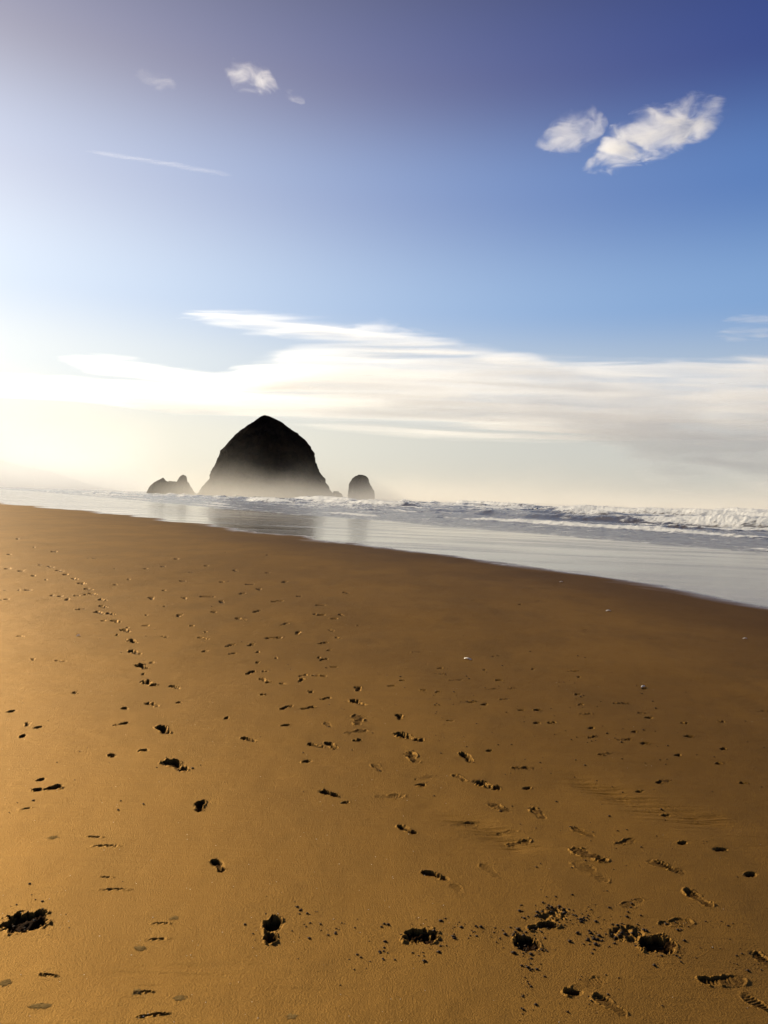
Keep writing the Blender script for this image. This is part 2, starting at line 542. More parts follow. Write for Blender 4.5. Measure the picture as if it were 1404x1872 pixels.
for toe, heel, dp, lb in [
    ((736, 1514), (753, 1523), 1.3, 'small dark double print left of the streak'),
    ((790, 1600), (800, 1603), 1.4, 'compact solid black print alone in the middle foreground'),
    ((875, 1432), (906, 1443), 1.3, 'blackest oval print of the middle trail'),
    ((847, 1382), (859, 1393), 1.1, 'dark curved print alone right of the central trail'),
    ((731, 1346), (765, 1356), 1.25, 'wide dark print at the centre of the beach'),
    ((728, 1310), (731, 1317), 1.1, 'curved dark print above the wide central print'),
    ((598, 1451), (604, 1453), 1.3, 'bean shaped dark print alone left of the central trail'),
    ((599, 1362), (612, 1370), 0.95, 'dark print with a smooth edge left of the central column'),
    ((646, 1283), (663, 1290), 1.3, 'darkest print at the head of the central column'),
    ((653, 1257), (655, 1263), 1.0, 'curved print just above the darkest one of the central column'),
    ((448, 1353), (461, 1357), 1.25, 'small double dent near the left middle'),
    ]:
    Q('P', toe, heel, dp, lb, MD)
for (x, y, s, h, dp, lb) in [
    (948, 1539, 0.55, 70, 0.9, 'small dark boot print beside the left dark streak in the sand'),
    (927, 1522, 0.5, 70, 0.4, 'faint scrape above the small dark boot print'),
    (1075, 1802, 0.6, 60, 0.45, 'shallow round mark above the scuffed print at the bottom'),
    (1235, 1691, 0.6, 80, 0.45, 'flat pale print with a thin dark edge above the largest clump'),
    (1320, 1796, 0.7, 85, 0.8, 'pale crescent shaped heel print near the bottom right corner'),
    (847, 1507, 0.6, 75, 0.5, 'speckled print inside the left dark streak'),
    (712, 1457, 0.7, 80, 0.4, 'flat faint print left of the left dark streak'),
    (776, 1423, 0.6, 60, 0.5, 'pale print above the small solid oval dent'),
    (651, 1341, 0.8, 60, 0.7, 'thin curved print low in the central column'),
    ]:
    P('B', x, y, s, h, dp, lb, MD)
P('D', 769, 1437, 1.0, 80, 1.1, 'small solid oval dent below the crumbled central print', MD)
P('D', 653, 1357, 1.0, 80, 0.9, 'small oval dent at the foot of the central column', MD)
P('D', 631, 1469, 0.8, 60, 0.45, 'faint mark just below the bean shaped print', MD)

LF = 'thin marks on the smooth left foreground'
for (x, y, s, h, dp, lb) in [
    (89, 1783, 0.5, 95, 1.0, 'small pointed black dent below the clump at the left edge'),
    (172, 1529, 0.7, 95, 0.7, 'thin dark crescent, upper of the two on the left foreground'),
    (195, 1546, 1.0, 88, 0.5, 'long thin line below the upper crescent on the left foreground'),
    (194, 1603, 0.5, 90, 0.7, 'tiny dark notch above a long thin line on the left'),
    (208, 1626, 1.0, 86, 0.5, 'long thin line with a shallow hollow on the left foreground'),
    (295, 1689, 0.6, 90, 0.6, 'short thin line left of the nearest footprint'),
    (288, 1718, 0.8, 85, 0.4, 'faint shallow mark left of the nearest heel mark'),
    (263, 1814, 0.50, 85, 0.9, 'short dark crescent near the bottom left'),
    (280, 1856, 0.72, 78, 0.6, 'thin slanting scratch at the very bottom left'),
    (44, 1478, 0.8, 60, 0.6, 'small dark notch near the left edge above the clump'),
    ]:
    P('L', x, y, s, h, dp, lb, LF)

small_r = '1217,1490 1247,1543 1142,1540 1372,1601 1317,1555 894,1376 923,1278 833,1243 800,1266 773,1263 778,1213 760,1190 823,1320 885,1289 855,1284 953,1300 983,1299 981,1324 1008,1323 1081,1333 1085,1349 1106,1380 1141,1354 1179,1361 1186,1314 1174,1304 1159,1340 1251,1324 1319,1321 1259,1348 1322,1371 1392,1301 1169,1449 1211,1431 1314,1397 1359,1433 1239,1383 1176,1259 1136,1286 1061,1289 1056,1270 1046,1227 1059,1237 913,1243 898,1259 936,1258 885,1224 976,1222 1071,1307 996,1180 1194,1167 735,1245 715,1255 805,1220 803,1231 956,1407 963,1443 1047,1818 952,1104 1069,1151 907,1198 818,1178'
small_l = '277,1212 262,1232 319,1256 327,1285 228,1296 221,1326 262,1374 336,1407 414,1315 522,1329 561,1394 577,1366 563,1297 524,1296 567,1267 583,1237 551,1245 554,1236 516,1252 481,1272 484,1228 482,1244 491,1249 458,1230 424,1195 421,1180 372,1168 375,1156 374,1191 301,1166 268,1144 267,1126 347,1145 606,1220 583,1202 592,1205 591,1174 601,1188 604,1150 608,1131 623,1125 618,1164 137,1266 111,1208 60,1206 39,1164 50,1324 70,1330 42,1346 74,1425 87,1441 204,1382 21,1300 653,1142 578,1124 459,1179 471,1192 471,1211 506,1203 596,1279 214,1162 189,1136 233,1148'
small_f = '149,948 251,1002 265,1002 415,1010 345,1007 359,1007 470,1015 487,1015 505,1015 197,1016 146,1000 128,1016 167,1021 62,1053 85,1060 123,1095 105,1090 244,1081 277,1094 297,1109 328,1126 210,1069 5,1080 8,1095 33,1044 10,1040 15,1014 287,1055 410,1063 456,1068 474,1077 379,1091 405,1101 336,1094 587,1107 582,1125 559,1022 636,1017 633,1084 150,1088 148,1114 95,1088 182,1121 45,1079 210,1040 238,1031 300,1036 318,1022 350,1046 372,1034 430,1042 442,1085 505,1100 520,1064 545,1090 490,1046 392,1120 440,1132 470,1118 520,1140 545,1155 500,1165 300,1080 235,1060 330,1062 265,1040 60,1000 35,985 95,1008'


def pts(s):
    return [tuple(int(v) for v in p.split(',')) for p in s.split()]


for i, (x, y) in enumerate(pts(small_r)):
    k = 'B' if rng.random() < 0.3 else 'D'
    P(k, x, y, rng.uniform(0.42, 0.62) if k == 'B' else rng.uniform(0.7, 1.15), rng.uniform(55, 90), rng.uniform(0.75, 1.2),
      'small shallow dent among the scattered marks on the right half of the sand', 'scattered small dents on the right')
for i, (x, y) in enumerate(pts(small_l)):
    k = 'P' if rng.random() < 0.4 else 'D'
    P(k, x, y, rng.uniform(0.42, 0.7) if k == 'P' else rng.uniform(0.8, 1.1), rng.uniform(-70, 80), rng.uniform(0.85, 1.25),
      'small dark dent among the scattered prints on the left half of the sand', 'scattered small prints on the left')
for i, (x, y) in enumerate(pts(small_f)):
    P('P', x, y, rng.uniform(0.7, 1.1), rng.uniform(-60, 80), rng.uniform(0.8, 1.3),
      'tiny print in the far field of footprints below the wet sand', 'tiny far prints')
marks = [(p[1], p[2], p[6]) for p in prints if p[6] and not p[7].startswith(('scattered', 'tiny'))]
taken = {}
for p in prints:
    if p[6]:
        taken[p[6]] = taken.get(p[6], 0) + 1
marks = [m_ for m_ in marks if taken[m_[2]] == 1]
cand = []
for i, p in enumerate(prints):
    if p[7].startswith('scattered'):
        for mx_, my_, ml in marks:
            dx, dy = p[1] - mx_, p[2] - my_
            dist_ = math.hypot(dx, dy * 1.6)
            if dist_ < 190:
                way = ('right of' if dx > 0 else 'left of') if abs(dx) > abs(dy) * 1.3 else ('below' if dy > 0 else 'above')
                phrase = 'small dent %s%s the %s' % ('just ' if dist_ < 60 else '', way, ml)
                if len(phrase.split()) <= 16:
                    cand.append((dist_, i, phrase))
named = {}
for dist_, i, phrase in sorted(cand):
    if i not in named and phrase not in named.values():
        named[i] = phrase
for i, ph_ in named.items():
    prints[i] = prints[i][:6] + (ph_,) + prints[i][7:]
print('prints', len(prints))


def stamp(i, kind, px, py, s, hd, dep, lab, grp):
    s = s * (0.68 if kind in 'CS' else 0.80)
    cx, cy = ground(px, py)
    a = R(hd)
    rr = 0.34 * s + 0.06
    d0 = math.hypot(cx, cy)
    i0, i1 = np.searchsorted(rad, d0 - rr), np.searchsorted(rad, d0 + rr) + 1
    da = rr / d0
    a0 = math.atan2(cx, cy)
    j0, j1 = np.searchsorted(az, a0 - da), np.searchsorted(az, a0 + da) + 1
    i0, j0 = max(i0, 0), max(j0, 0)
    i1, j1 = min(i1, NR - 1), min(j1, NC - 1)
    if i1 - i0 < 2 or j1 - j0 < 2:
        return
    sl = (slice(i0, i1), slice(j0, j1))
    x, y = X[sl] - cx, Y[sl] - cy
    u = (x * math.sin(a) + y * math.cos(a)) / s       # along the foot
    v = (x * math.cos(a) - y * math.sin(a)) / s
    sx, sy = x * 60 + i * 13.7, y * 60 - i * 7.3      # about 1.6 cm features
    n1 = fbm(sx, sy, 3, 100 + i)
    n2 = fbm(sx * 0.35, sy * 0.35, 3, 300 + i)
    nn = 0.36 * n1 + 0.46 * n2
    D = 0.022 * dep * (0.5 + 0.5 * s)
    crumb = 0.010 * min(s, 1.2)
    if kind in ('P', 'B'):
        side = 1 if i % 2 else -1
        vb = v - side * 0.008 * np.sin((u + 0.1) * 14)
        ff = 1 - ((u - 0.062) / 0.078) ** 2 - (vb / 0.052) ** 2
        he = 1 - ((u + 0.090) / 0.050) ** 2 - (vb / 0.039) ** 2
        ar = 0.45 - ((u + 0.02) / 0.09) ** 2 - (vb / 0.045) ** 2
        f = np.maximum(np.maximum(ff, he), ar) + nn * 0.8
        bed = smooth(0.0, 0.30, f)
        weight = np.clip(0.75 + 0.5 * n2 + 1.6 * u * (1 if i % 3 else -1), 0.25, 1.3)
        if kind == 'B':
            tread = np.sin(u * 2 * math.pi / 0.026 + 2.2 * np.sin(v * 40) + 4.0 * n2)
            worn = np.clip(0.55 + 1.3 * fbm(sx * 0.3 + 40, sy * 0.3, 2, 900 + i), 0, 1)
            h = -D * 0.8 * bed * (0.55 + 0.27 * tread) * weight * worn + crumb * 0.5 * n1 * bed * dep
        else:
            h = -D * 1.35 * bed * weight + crumb * n1 * bed
        rim = np.exp(-((f + 0.28) / 0.32) ** 2) * (0.25 if py < 1130 else 1.0)
        h += rim * D * np.clip(0.10 + 0.7 * n2 + 0.45 * n1, -0.2, 0.8)
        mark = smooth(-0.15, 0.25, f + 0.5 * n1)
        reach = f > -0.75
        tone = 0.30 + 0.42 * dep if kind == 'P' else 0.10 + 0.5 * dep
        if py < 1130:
            tone = 1.0  # far prints get the full painted shade
    elif kind == 'D':
        f = 1 - (u / 0.036) ** 2 - (v / 0.021) ** 2 + 0.8 * nn
        bed = smooth(0.0, 0.4, f)
        h = -D * 1.15 * bed + crumb * 0.6 * n1 * bed
        h += np.exp(-((f + 0.35) / 0.35) ** 2) * D * np.clip(0.08 + 0.7 * n2, -0.2, 0.6)
        mark = smooth(-0.1, 0.3, f)
        reach = f > -0.8
        tone = 0.45 + 0.40 * dep
    elif kind == 'L':
        f = 1 - (u / 0.060) ** 2 - ((v - 0.004 * math.sin(i * 2.3) * np.cos(u * 26) - 0.006 * n2) / 0.0075) ** 2 + nn * 1.1
        bed = smooth(0.0, 0.5, f)
        h = -D * 0.9 * bed + np.exp(-((f + 0.5) / 0.6) ** 2) * D * 0.35
        mark = smooth(0.0, 0.5, f)
        reach = f > -1.3
        tone = 0.5 * dep
    elif kind == 'C':
        f = 1 - (u / 0.095) ** 2 - (v / 0.090) ** 2 + 0.60 * n2 + 0.75 * n1
        bed = smooth(0.0, 0.22, f)
        n3 = fbm(sx * 0.55 + 5, sy * 0.40, 3, 500 + i, 0.5)
        lump = smooth(-0.05, 0.35, n3) * (0.6 + 0.4 * n1)
        body = np.clip(f, 0, 1.0)
        h = dep * (0.5 + 0.5 * s) * bed * (-0.030 + 0.026 * lump + 0.016 * n2)
        h += 0.012 * np.exp(-((f + 0.12) / 0.22) ** 2) * np.clip(n2 + 0.5 * n1 + 0.2, 0, 1)
        mark = smooth(-0.05, 0.22, f + 0.3 * n1)
        reach = f > -0.6
        tone = 1.0
    else:                                             # scuffed, crumbly patch
        f = 1 - (u / 0.16) ** 2 - (v / 0.10) ** 2 + 0.6 * n2
        bed = smooth(0.0, 0.5, f)
        n3 = fbm(sx * 1.1, sy * 0.8, 3, 520 + i, 0.6)
        h = bed * dep * (0.020 * np.clip(n3 - 0.1, -0.6, 1) + 0.010 * n2 - 0.005)
        mark = bed * smooth(0.15, 0.55, n3 + 0.3 * n2) * 1.2
        reach = f > -0.2
        tone = 0.6
    dry = 1 - smooth(-1.0, 0.2, sB[sl])
    Z[sl] += h * dry
    churn[sl] = np.maximum(churn[sl], np.clip(mark * tone, 0, 1))  # painted shade follows the hollow and grows with its depth
    lm = label[sl]
    lm[reach & (lm != 1) & (lm != 2)] = 1000 + i


for i, p in enumerate(prints):
    stamp(i, *p)

# shallow wind drawn furrows with fine ripples (the streaks right of the middle)
for seed, pl, wd in ((1, [(745, 1468), (850, 1502), (935, 1542)], 0.10), (2, [(1060, 1432), (1180, 1478), (1300, 1508), (1400, 1540)], 0.13),
                     (3, [(250, 1790), (420, 1800), (600, 1780)], 0.16)):
    q = [ground(*p) for p in pl]
    i1 = np.searchsorted(rad, 9.0)
    sl = (slice(0, i1), slice(0, NC))
    dd = np.abs(sdist(X[sl], Y[sl], q))
    g = np.exp(-(dd / wd) ** 2) * np.clip(0.5 + fbm(X[sl] * 2.2, Y[sl] * 2.2, 3, 700 + seed), 0, 1)
    Z[sl] += g * (0.4 if seed == 3 else 1.0) * (-0.014 + 0.009 * fbm(X[sl] * 5, Y[sl] * 46, 3, 710 + seed))

# normals of the whole sheet, so that split pieces shade without a seam
def sheet_normals():
    V = np.stack([X, Y, Z], -1)
    du = np.empty_like(V)
    du[1:-1] = V[2:] - V[:-2]
    du[0], du[-1] = V[1] - V[0], V[-1] - V[-2]
    dv = np.empty_like(V)
    dv[:, 1:-1] = V[:, 2:] - V[:, :-2]
    dv[:, 0], dv[:, -1] = V[:, 1] - V[:, 0], V[:, -1] - V[:, -2]
    n = np.cross(dv, du)
    n /= np.linalg.norm(n, axis=-1, keepdims=True) + 1e-12
    n[n[..., 2] < 0] *= -1
    return n


NRM = sheet_normals().reshape(-1, 3)
VERT = np.stack([X, Y, Z], -1).reshape(-1, 3)

# the breakers become things of their own where they stand in the picture
BREAK = {}
for k in range(2, 7):
    msk = (wave_id == k) & (label == 2) & (np.hypot(X, Y) < 330) & (np.abs(np.arctan2(X, Y)) < R(29))
    if msk.sum() > 300:
        label[msk] = 100 + k
        BREAK[100 + k] = k

ii, jj = np.meshgrid(np.arange(NR - 1), np.arange(NC - 1), indexing='ij')
v00 = ii * NC + jj
QUADS = np.stack([v00, v00 + 1, v00 + 1 + NC, v00 + NC], -1).reshape(-1, 4)
fl = label[:-1, :-1].ravel()
order = np.argsort(fl, kind='stable')
fls = fl[order]
cuts = np.flatnonzero(np.diff(fls)) + 1
starts = np.concatenate([[0], cuts])
ends = np.concatenate([cuts, [len(fls)]])
wet_f, churn_shade_f, film_f, foam_f = wet.ravel(), churn.ravel(), film_v.ravel(), np.clip(foam, 0, 1).ravel()
wave_label = {
    2: ('low foaming wave nearest to the wet sand', ''), 3: ('first tall breaker with a dark face behind the low wave', ''),
    4: ('second row of tall white surf behind the first tall breaker', ''), 5: ('third row of broken white surf well out to sea', ''),
    6: ('farthest row of white surf against the misty horizon', '')}
for s_, e_ in zip(starts, ends):
    lab = int(fls[s_])
    q = QUADS[order[s_:e_]]
    uv, invx = np.unique(q, return_inverse=True)
    q2 = invx.reshape(-1, 4)
    vs, ns = VERT[uv], NRM[uv]
    if lab in (0, 1):
        o = mesh_obj('beach_sand' if lab == 0 else 'wet_sand', vs, q2, SAND, attrs={'wet': wet_f[uv], 'churn': churn_shade_f[uv], 'film': film_f[uv]}, normals=ns)
        tag(o, kind='structure', label='golden brown beach sand' if lab == 0 else 'mirror smooth wet sand along the water')
    elif lab == 2:
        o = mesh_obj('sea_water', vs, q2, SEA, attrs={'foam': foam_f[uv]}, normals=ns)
        tag(o, kind='structure', label='grey sea water streaked with foam')
    elif lab in BREAK:
        c = vs.mean(0)
        o = mesh_obj('breaking_wave', vs, q2, SEA, attrs={'foam': foam_f[uv]}, normals=ns, loc=(c[0], c[1], -0.4))
        tag(o, wave_label[BREAK[lab]][0], 'wave', 'breaking waves rolling in towards the shore')
    else:
        kind, px, py, s, hd, dep, lb, grp = prints[lab - 1000]
        gx, gy = ground(px, py)
        o = mesh_obj('sand_clump' if kind in 'CS' else 'footprint' if kind in 'PB' else 'sand_dent', vs, q2, SAND,
                     attrs={'wet': wet_f[uv], 'churn': churn_shade_f[uv], 'film': film_f[uv]}, normals=ns, loc=(gx, gy, 0))
        tag(o, lb, 'clump' if kind in 'CS' else 'footprint' if kind in 'PB' else 'dent', grp)


# ------------------------------------------------------------------ sea stacks
def rock_material():
    m, t = material('dark_basalt')
    geo = t.node('ShaderNodeNewGeometry').outputs['Position']
    n = t.noise(geo, 0.12, 8, 0.65)
    n2 = t.noise(t.mapping(geo, (1, 1, 0.35)), 0.35, 7, 0.7)
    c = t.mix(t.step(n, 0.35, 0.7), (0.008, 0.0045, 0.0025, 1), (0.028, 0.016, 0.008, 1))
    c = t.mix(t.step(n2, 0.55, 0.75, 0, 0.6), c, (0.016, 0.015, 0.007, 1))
    b = t.node('ShaderNodeBsdfPrincipled')
    t.link(c, b.inputs['Base Color'])
    b.inputs['Roughness'].default_value = 0.9
    b.inputs['Specular IOR Level'].default_value = 0.03
    bp = t.node('ShaderNodeBump')
    t.link(n2, bp.inputs['Height'])
    bp.inputs['Distance'].default_value = 3.0
    bp.inputs['Strength'].default_value = 0.7
    t.link(bp.outputs[0], b.inputs['Normal'])
    o = t.node('ShaderNodeOutputMaterial')
    t.link(b.outputs[0], o.inputs[0])
    return m


ROCK = rock_material()


def stack(name, left, right, dist, depth, seed, rough, label, cat, group, nh=150, na=260, foot=0.0):
    """a sea stack: closed rings whose left and right limits follow the outline at that distance"""
    L = [at_dist(px, py, dist) for px, py in left]
    Rr = [at_dist(px, py, dist) for px, py in right]
    zl, xl = [p.z for p in L][::-1], [p.x for p in L][::-1]
    zr, xr = [p.z for p in Rr][::-1], [p.x for p in Rr][::-1]
    ztop = max(zl[-1], zr[-1])
    zs = -3 + (ztop + 3) * (1 - (1 - np.linspace(0, 1, nh)) ** 1.25)
    th = np.linspace(0, 2 * np.pi, na, endpoint=False)
    V = []
    for z in zs:
        a, b = np.interp(z, zl, xl), np.interp(z, zr, xr)
        c, hw = (a + b) / 2, max((b - a) / 2, 0.02)
        ct, st = np.cos(th), np.sin(th)
        e = 0.88
        rx = hw * np.sign(ct) * np.abs(ct) ** e
        ry = hw * depth * np.sign(st) * np.abs(st) ** e
        ax, az_ = th * 9.0 / 2, z * 0.10
        # ridges and gullies that lean with height, blocky ledges, fine crags (periodic in angle through cos/sin)
        px_, py_ = ct * 3.0 + seed, st * 3.0 + z * 0.035
        g = fbm(px_, py_, 5, seed, 0.55)
        g2 = fbm(ct * 9 + z * 0.03, st * 9 - z * 0.16, 4, seed + 9, 0.6)
        g3 = fbm(ct * 20 + z * 0.11, st * 20 + z * 0.27, 3, seed + 5, 0.6)
        k = np.minimum(1.0, hw / (rough * 6.0))
        off = rough * k * (0.9 * g + 0.75 * g2 + 0.5 * g3)
        front = np.abs(st) ** 0.5
        off = off * (0.62 + 0.8 * front)
        rl = np.sqrt(rx ** 2 + ry ** 2) + 1e-6
        sc = 1 + off / rl
        zz = z + rough * 0.35 * k * g3
        V.append(np.stack([c + rx * sc, dist + ry * sc, np.full(na, 0.0) + zz], -1))
    V = np.concatenate(V)
    i, j = np.meshgrid(np.arange(nh - 1), np.arange(na), indexing='ij')
    j2 = (j + 1) % na
    F = np.stack([i * na + j, i * na + j2, (i + 1) * na + j2, (i + 1) * na + j], -1).reshape(-1, 4)
    cx = float(V[:, 0].mean())
    o = mesh_obj(name, V, F, ROCK, loc=(cx, dist, -0.4), smooth_shade=False)
    return tag(o, label, cat, group)


SG = 'dark sea stacks standing in the misty surf'
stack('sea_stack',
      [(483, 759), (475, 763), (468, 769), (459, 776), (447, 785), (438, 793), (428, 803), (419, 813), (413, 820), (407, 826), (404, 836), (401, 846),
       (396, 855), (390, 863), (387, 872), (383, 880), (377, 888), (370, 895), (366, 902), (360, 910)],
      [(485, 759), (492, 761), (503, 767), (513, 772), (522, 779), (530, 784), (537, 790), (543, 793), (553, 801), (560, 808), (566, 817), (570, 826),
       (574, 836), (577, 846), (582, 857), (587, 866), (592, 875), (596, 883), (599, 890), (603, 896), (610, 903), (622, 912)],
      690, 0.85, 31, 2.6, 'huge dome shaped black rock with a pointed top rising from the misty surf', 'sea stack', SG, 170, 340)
stack('sea_stack',
      [(655, 869), (650, 871), (645, 876), (641, 883), (639.5, 892), (639, 900), (639, 912)],
      [(662, 868), (668, 870), (672, 874), (674, 882), (678, 890), (682, 897), (684, 904), (684, 914)],
      690, 0.8, 57, 1.9, 'small rounded rock pillar on the right of the huge dome rock', 'sea stack', SG, 70, 140)
stack('rock_outcrop',
      [(610, 898), (609, 903), (607, 912)],
      [(619, 900), (625, 903), (627, 912)],
      672, 0.9, 71, 0.5, 'low rock shelf at the right foot of the huge dome rock', 'rock', None, 30, 80)


def ridge_rock(name, outline, dist, half_depth, seed, rough, label, cat, group):
    """a craggy ridge: its skyline follows the outline, its front and back lean away from it"""
    pts_ = [at_dist(px, py, dist) for px, py in outline]
    xs = np.array([p.x for p in pts_])
    zs_ = np.array([p.z for p in pts_])
    nx, ny = 180, 60
    x = np.linspace(xs[0], xs[-1], nx)
    top = np.interp(x, xs, zs_) + 0.55 * rough * fbm(x * 0.7, x * 0, 4, seed, 0.65)
    v = np.linspace(-1, 1, ny)
    prof = (1 - np.abs(v) ** 2.1)
    span = half_depth * (0.45 + 0.55 * np.sqrt(np.clip((x - xs[0]) * (xs[-1] - x), 0, None)) / ((xs[-1] - xs[0]) / 2))
    Xg = np.repeat(x[:, None], ny, 1)
    Yg = dist + v[None, :] * span[:, None]
    nz = fbm(Xg * 0.22, Yg * 0.22, 5, seed + 3, 0.6)
    Zg = -3 + (top[:, None] + 3) * prof[None, :] * (1 + (0.05 + 0.25 * np.abs(v)[None, :]) * nz)
    Xg = Xg + rough * 0.4 * fbm(Yg * 0.4, Zg * 0.4, 3, seed + 6) * np.abs(v)[None, :]
    V = np.stack([Xg, Yg, Zg], -1).reshape(-1, 3)
    i, j = np.meshgrid(np.arange(nx - 1), np.arange(ny - 1), indexing='ij')
    a = i * ny + j
    F = np.stack([a, a + ny, a + ny + 1, a + 1], -1).reshape(-1, 4)
    o = mesh_obj(name, V, F, ROCK, loc=(float(x.mean()), dist, -0.4), smooth_shade=False)
    return tag(o, label, cat, group)


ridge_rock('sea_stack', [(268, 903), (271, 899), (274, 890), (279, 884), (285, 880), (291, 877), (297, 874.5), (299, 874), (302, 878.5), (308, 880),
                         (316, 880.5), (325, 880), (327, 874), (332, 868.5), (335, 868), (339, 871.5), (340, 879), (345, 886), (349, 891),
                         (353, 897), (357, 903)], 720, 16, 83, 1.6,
           'low twin peaked rock with a sharp horn on the left of the huge dome rock', 'sea stack', SG)

# the far headland, a pale ridge at the left edge
hm, t = material('forested_headland')
b = t.node('ShaderNodeBsdfPrincipled')
geo = t.node('ShaderNodeNewGeometry').outputs['Position']
t.link(t.mix(t.noise(geo, 0.01, 6, 0.6), (0.03, 0.045, 0.03, 1), (0.07, 0.08, 0.05, 1)), b.inputs['Base Color'])
b.inputs['Roughness'].default_value = 1.0
o = t.node('ShaderNodeOutputMaterial')
t.link(b.outputs[0], o.inputs[0])
hx = np.linspace(-5200, -2150, 160)
hy = np.linspace(5200, 8000, 50)
HXg, HYg = np.meshgrid(hx, hy, indexing='ij')
prof_x = [at_dist(px, py, 6000) for px, py in [(-420, 800), (-250, 812), (-120, 822), (-40, 836), (20, 851), (45, 855), (75, 866), (105, 878), (135, 888), (150, 896)]]
topz = np.interp(hx, [p.x for p in prof_x], [p.z for p in prof_x])
HZ = topz[:, None] * np.exp(-((HYg - 6300) / 700) ** 2) * (1 + 0.10 * fbm(HXg * 0.003, HYg * 0.003, 5, 90)) - 6
i, j = np.meshgrid(np.arange(159), np.arange(49), indexing='ij')
a = i * 50 + j
tag(mesh_obj('headland', np.stack([HXg, HYg, HZ], -1).reshape(-1, 3), np.stack([a, a + 50, a + 51, a + 1], -1).reshape(-1, 4), hm), kind='structure',
    label='faint far headland dissolving into the haze')


# ------------------------------------------------------------------ clouds: closed bodies of vapour lit by the sun
def cloud(name, upper, lower, D, thick, label, cat, dens, wisp, scale, rot=0.0, aniso=0.45, edge=0.85, seed=0.0, group=None, step=0.35, soft=1.1, fall=1.75):
    up = [at_dist(px, py, D) for px, py in upper]
    lo = [at_dist(px, py, D) for px, py in lower]
    x0, x1 = max(up[0].x, lo[0].x), min(up[-1].x, lo[-1].x)
    zmin, zmax = min(p.z for p in lo), max(p.z for p in up)
    xs = np.linspace(x0, x1, 48)
    uz = np.interp(xs, [p.x for p in up], [p.z for p in up])
    lz = np.interp(xs, [p.x for p in lo], [p.z for p in lo])
    taper = np.clip(np.sqrt(np.clip(1 - np.abs(np.linspace(-1, 1, 48)) ** 4, 0, 1)), 0.08, 1)
    na = 14
    ph = np.linspace(0, 2 * np.pi, na, endpoint=False)
    V = []
    for k in range(48):
        c, h_ = (uz[k] + lz[k]) / 2, max((uz[k] - lz[k]) / 2, (zmax - zmin) * 0.01)
        V.append(np.stack([np.full(na, xs[k]), D + thick * taper[k] * np.cos(ph), c + h_ * np.sin(ph)], -1))
    V = np.concatenate(V)
    cen = np.array([(x0 + x1) / 2, D, (zmin + zmax) / 2])
    bm_f = []
    for k in range(47):
        for j in range(na):
            bm_f.append((k * na + j, (k + 1) * na + j, (k + 1) * na + (j + 1) % na, k * na + (j + 1) % na))
    c0, c1 = len(V), len(V) + 1
    V = np.vstack([V, [[x0, D, (uz[0] + lz[0]) / 2], [x1, D, (uz[-1] + lz[-1]) / 2]]])
    tri = [(c0, j, (j + 1) % na) for j in range(na)] + [(c1, 47 * na + (j + 1) % na, 47 * na + j) for j in range(na)]
    me = bpy.data.meshes.new(name)
    me.from_pydata((V - cen).tolist(), [], bm_f + tri)
    bm = bmesh.new()
    bm.from_mesh(me)
    bmesh.ops.recalc_face_normals(bm, faces=bm.faces)
    bm.to_mesh(me)
    bm.free()
    m, t = material(name + '_vapour')
    pos = t.node('ShaderNodeTexCoord').outputs['Object']
    sp = t.node('ShaderNodeSeparateXYZ')
    t.link(pos, sp.inputs[0])
    sx = t.math('DIVIDE', t.math('ADD', sp.outputs[0], cen[0] - x0), x1 - x0)
    zr = zmax - zmin

    def outline(vals):
        p = [((x - x0) / (x1 - x0), (z - zmin) / zr) for x, z in vals]
        p = [(min(max(a_, 0), 1), min(max(b_, 0), 1)) for a_, b_ in p]
        return t.curve(sx, p)
    fu = outline(list(zip(xs[::3], uz[::3])) + [(xs[-1], uz[-1])])
    fl_ = outline(list(zip(xs[::3], lz[::3])) + [(xs[-1], lz[-1])])
    sz = t.math('DIVIDE', t.math('ADD', sp.outputs[2], zr / 2), zr)
    vz = t.math('DIVIDE', t.math('SUBTRACT', sz, fl_), t.math('MAXIMUM', t.math('SUBTRACT', fu, fl_), 0.01))
    vz = t.math('MULTIPLY_ADD', vz, 2.0, -1.0)
    vy = t.math('DIVIDE', sp.outputs[1], thick)
    vx = t.math('MULTIPLY_ADD', sx, 2.0, -1.0)
    r2 = t.math('ADD', t.math('MULTIPLY', vz, vz), t.math('MULTIPLY', vy, vy))
    r2 = t.math('ADD', r2, t.math('POWER', t.math('ABSOLUTE', vx), 8.0))
    core_ = t.math('MULTIPLY', t.math('SUBTRACT', 1.0, t.math('MULTIPLY', r2, fall)), edge)
    mp = t.mapping(pos, tuple(1.0 / q for q in scale), (0, R(rot), 0), (seed, seed * 0.7, 0))
    n = t.noise(mp, 1.0, 9, 0.66, 0.9)
    d = t.math('ADD', core_, t.math('MULTIPLY', t.math('SUBTRACT', n, 0.5), wisp))
    d = t.math('MULTIPLY', t.step(d, 0.0, soft), dens)
    d = t.math('MULTIPLY', d, t.step(r2, 1.0, 0.75))
    pv = t.node('ShaderNodeVolumePrincipled')
    pv.inputs['Color'].default_value = (0.985, 0.985, 0.985, 1)
    pv.inputs['Anisotropy'].default_value = aniso
    t.link(d, pv.inputs['Density'])
    o_ = t.node('ShaderNodeOutputMaterial')
    t.link(pv.outputs[0], o_.inputs['Volume'])
    m.cycles.volume_step_rate = step
    me.materials.append(m)
    o_ = bpy.data.objects.new(name, me)
    o_.location = cen
    col.objects.link(o_)
    return tag(o_, label, cat, group)


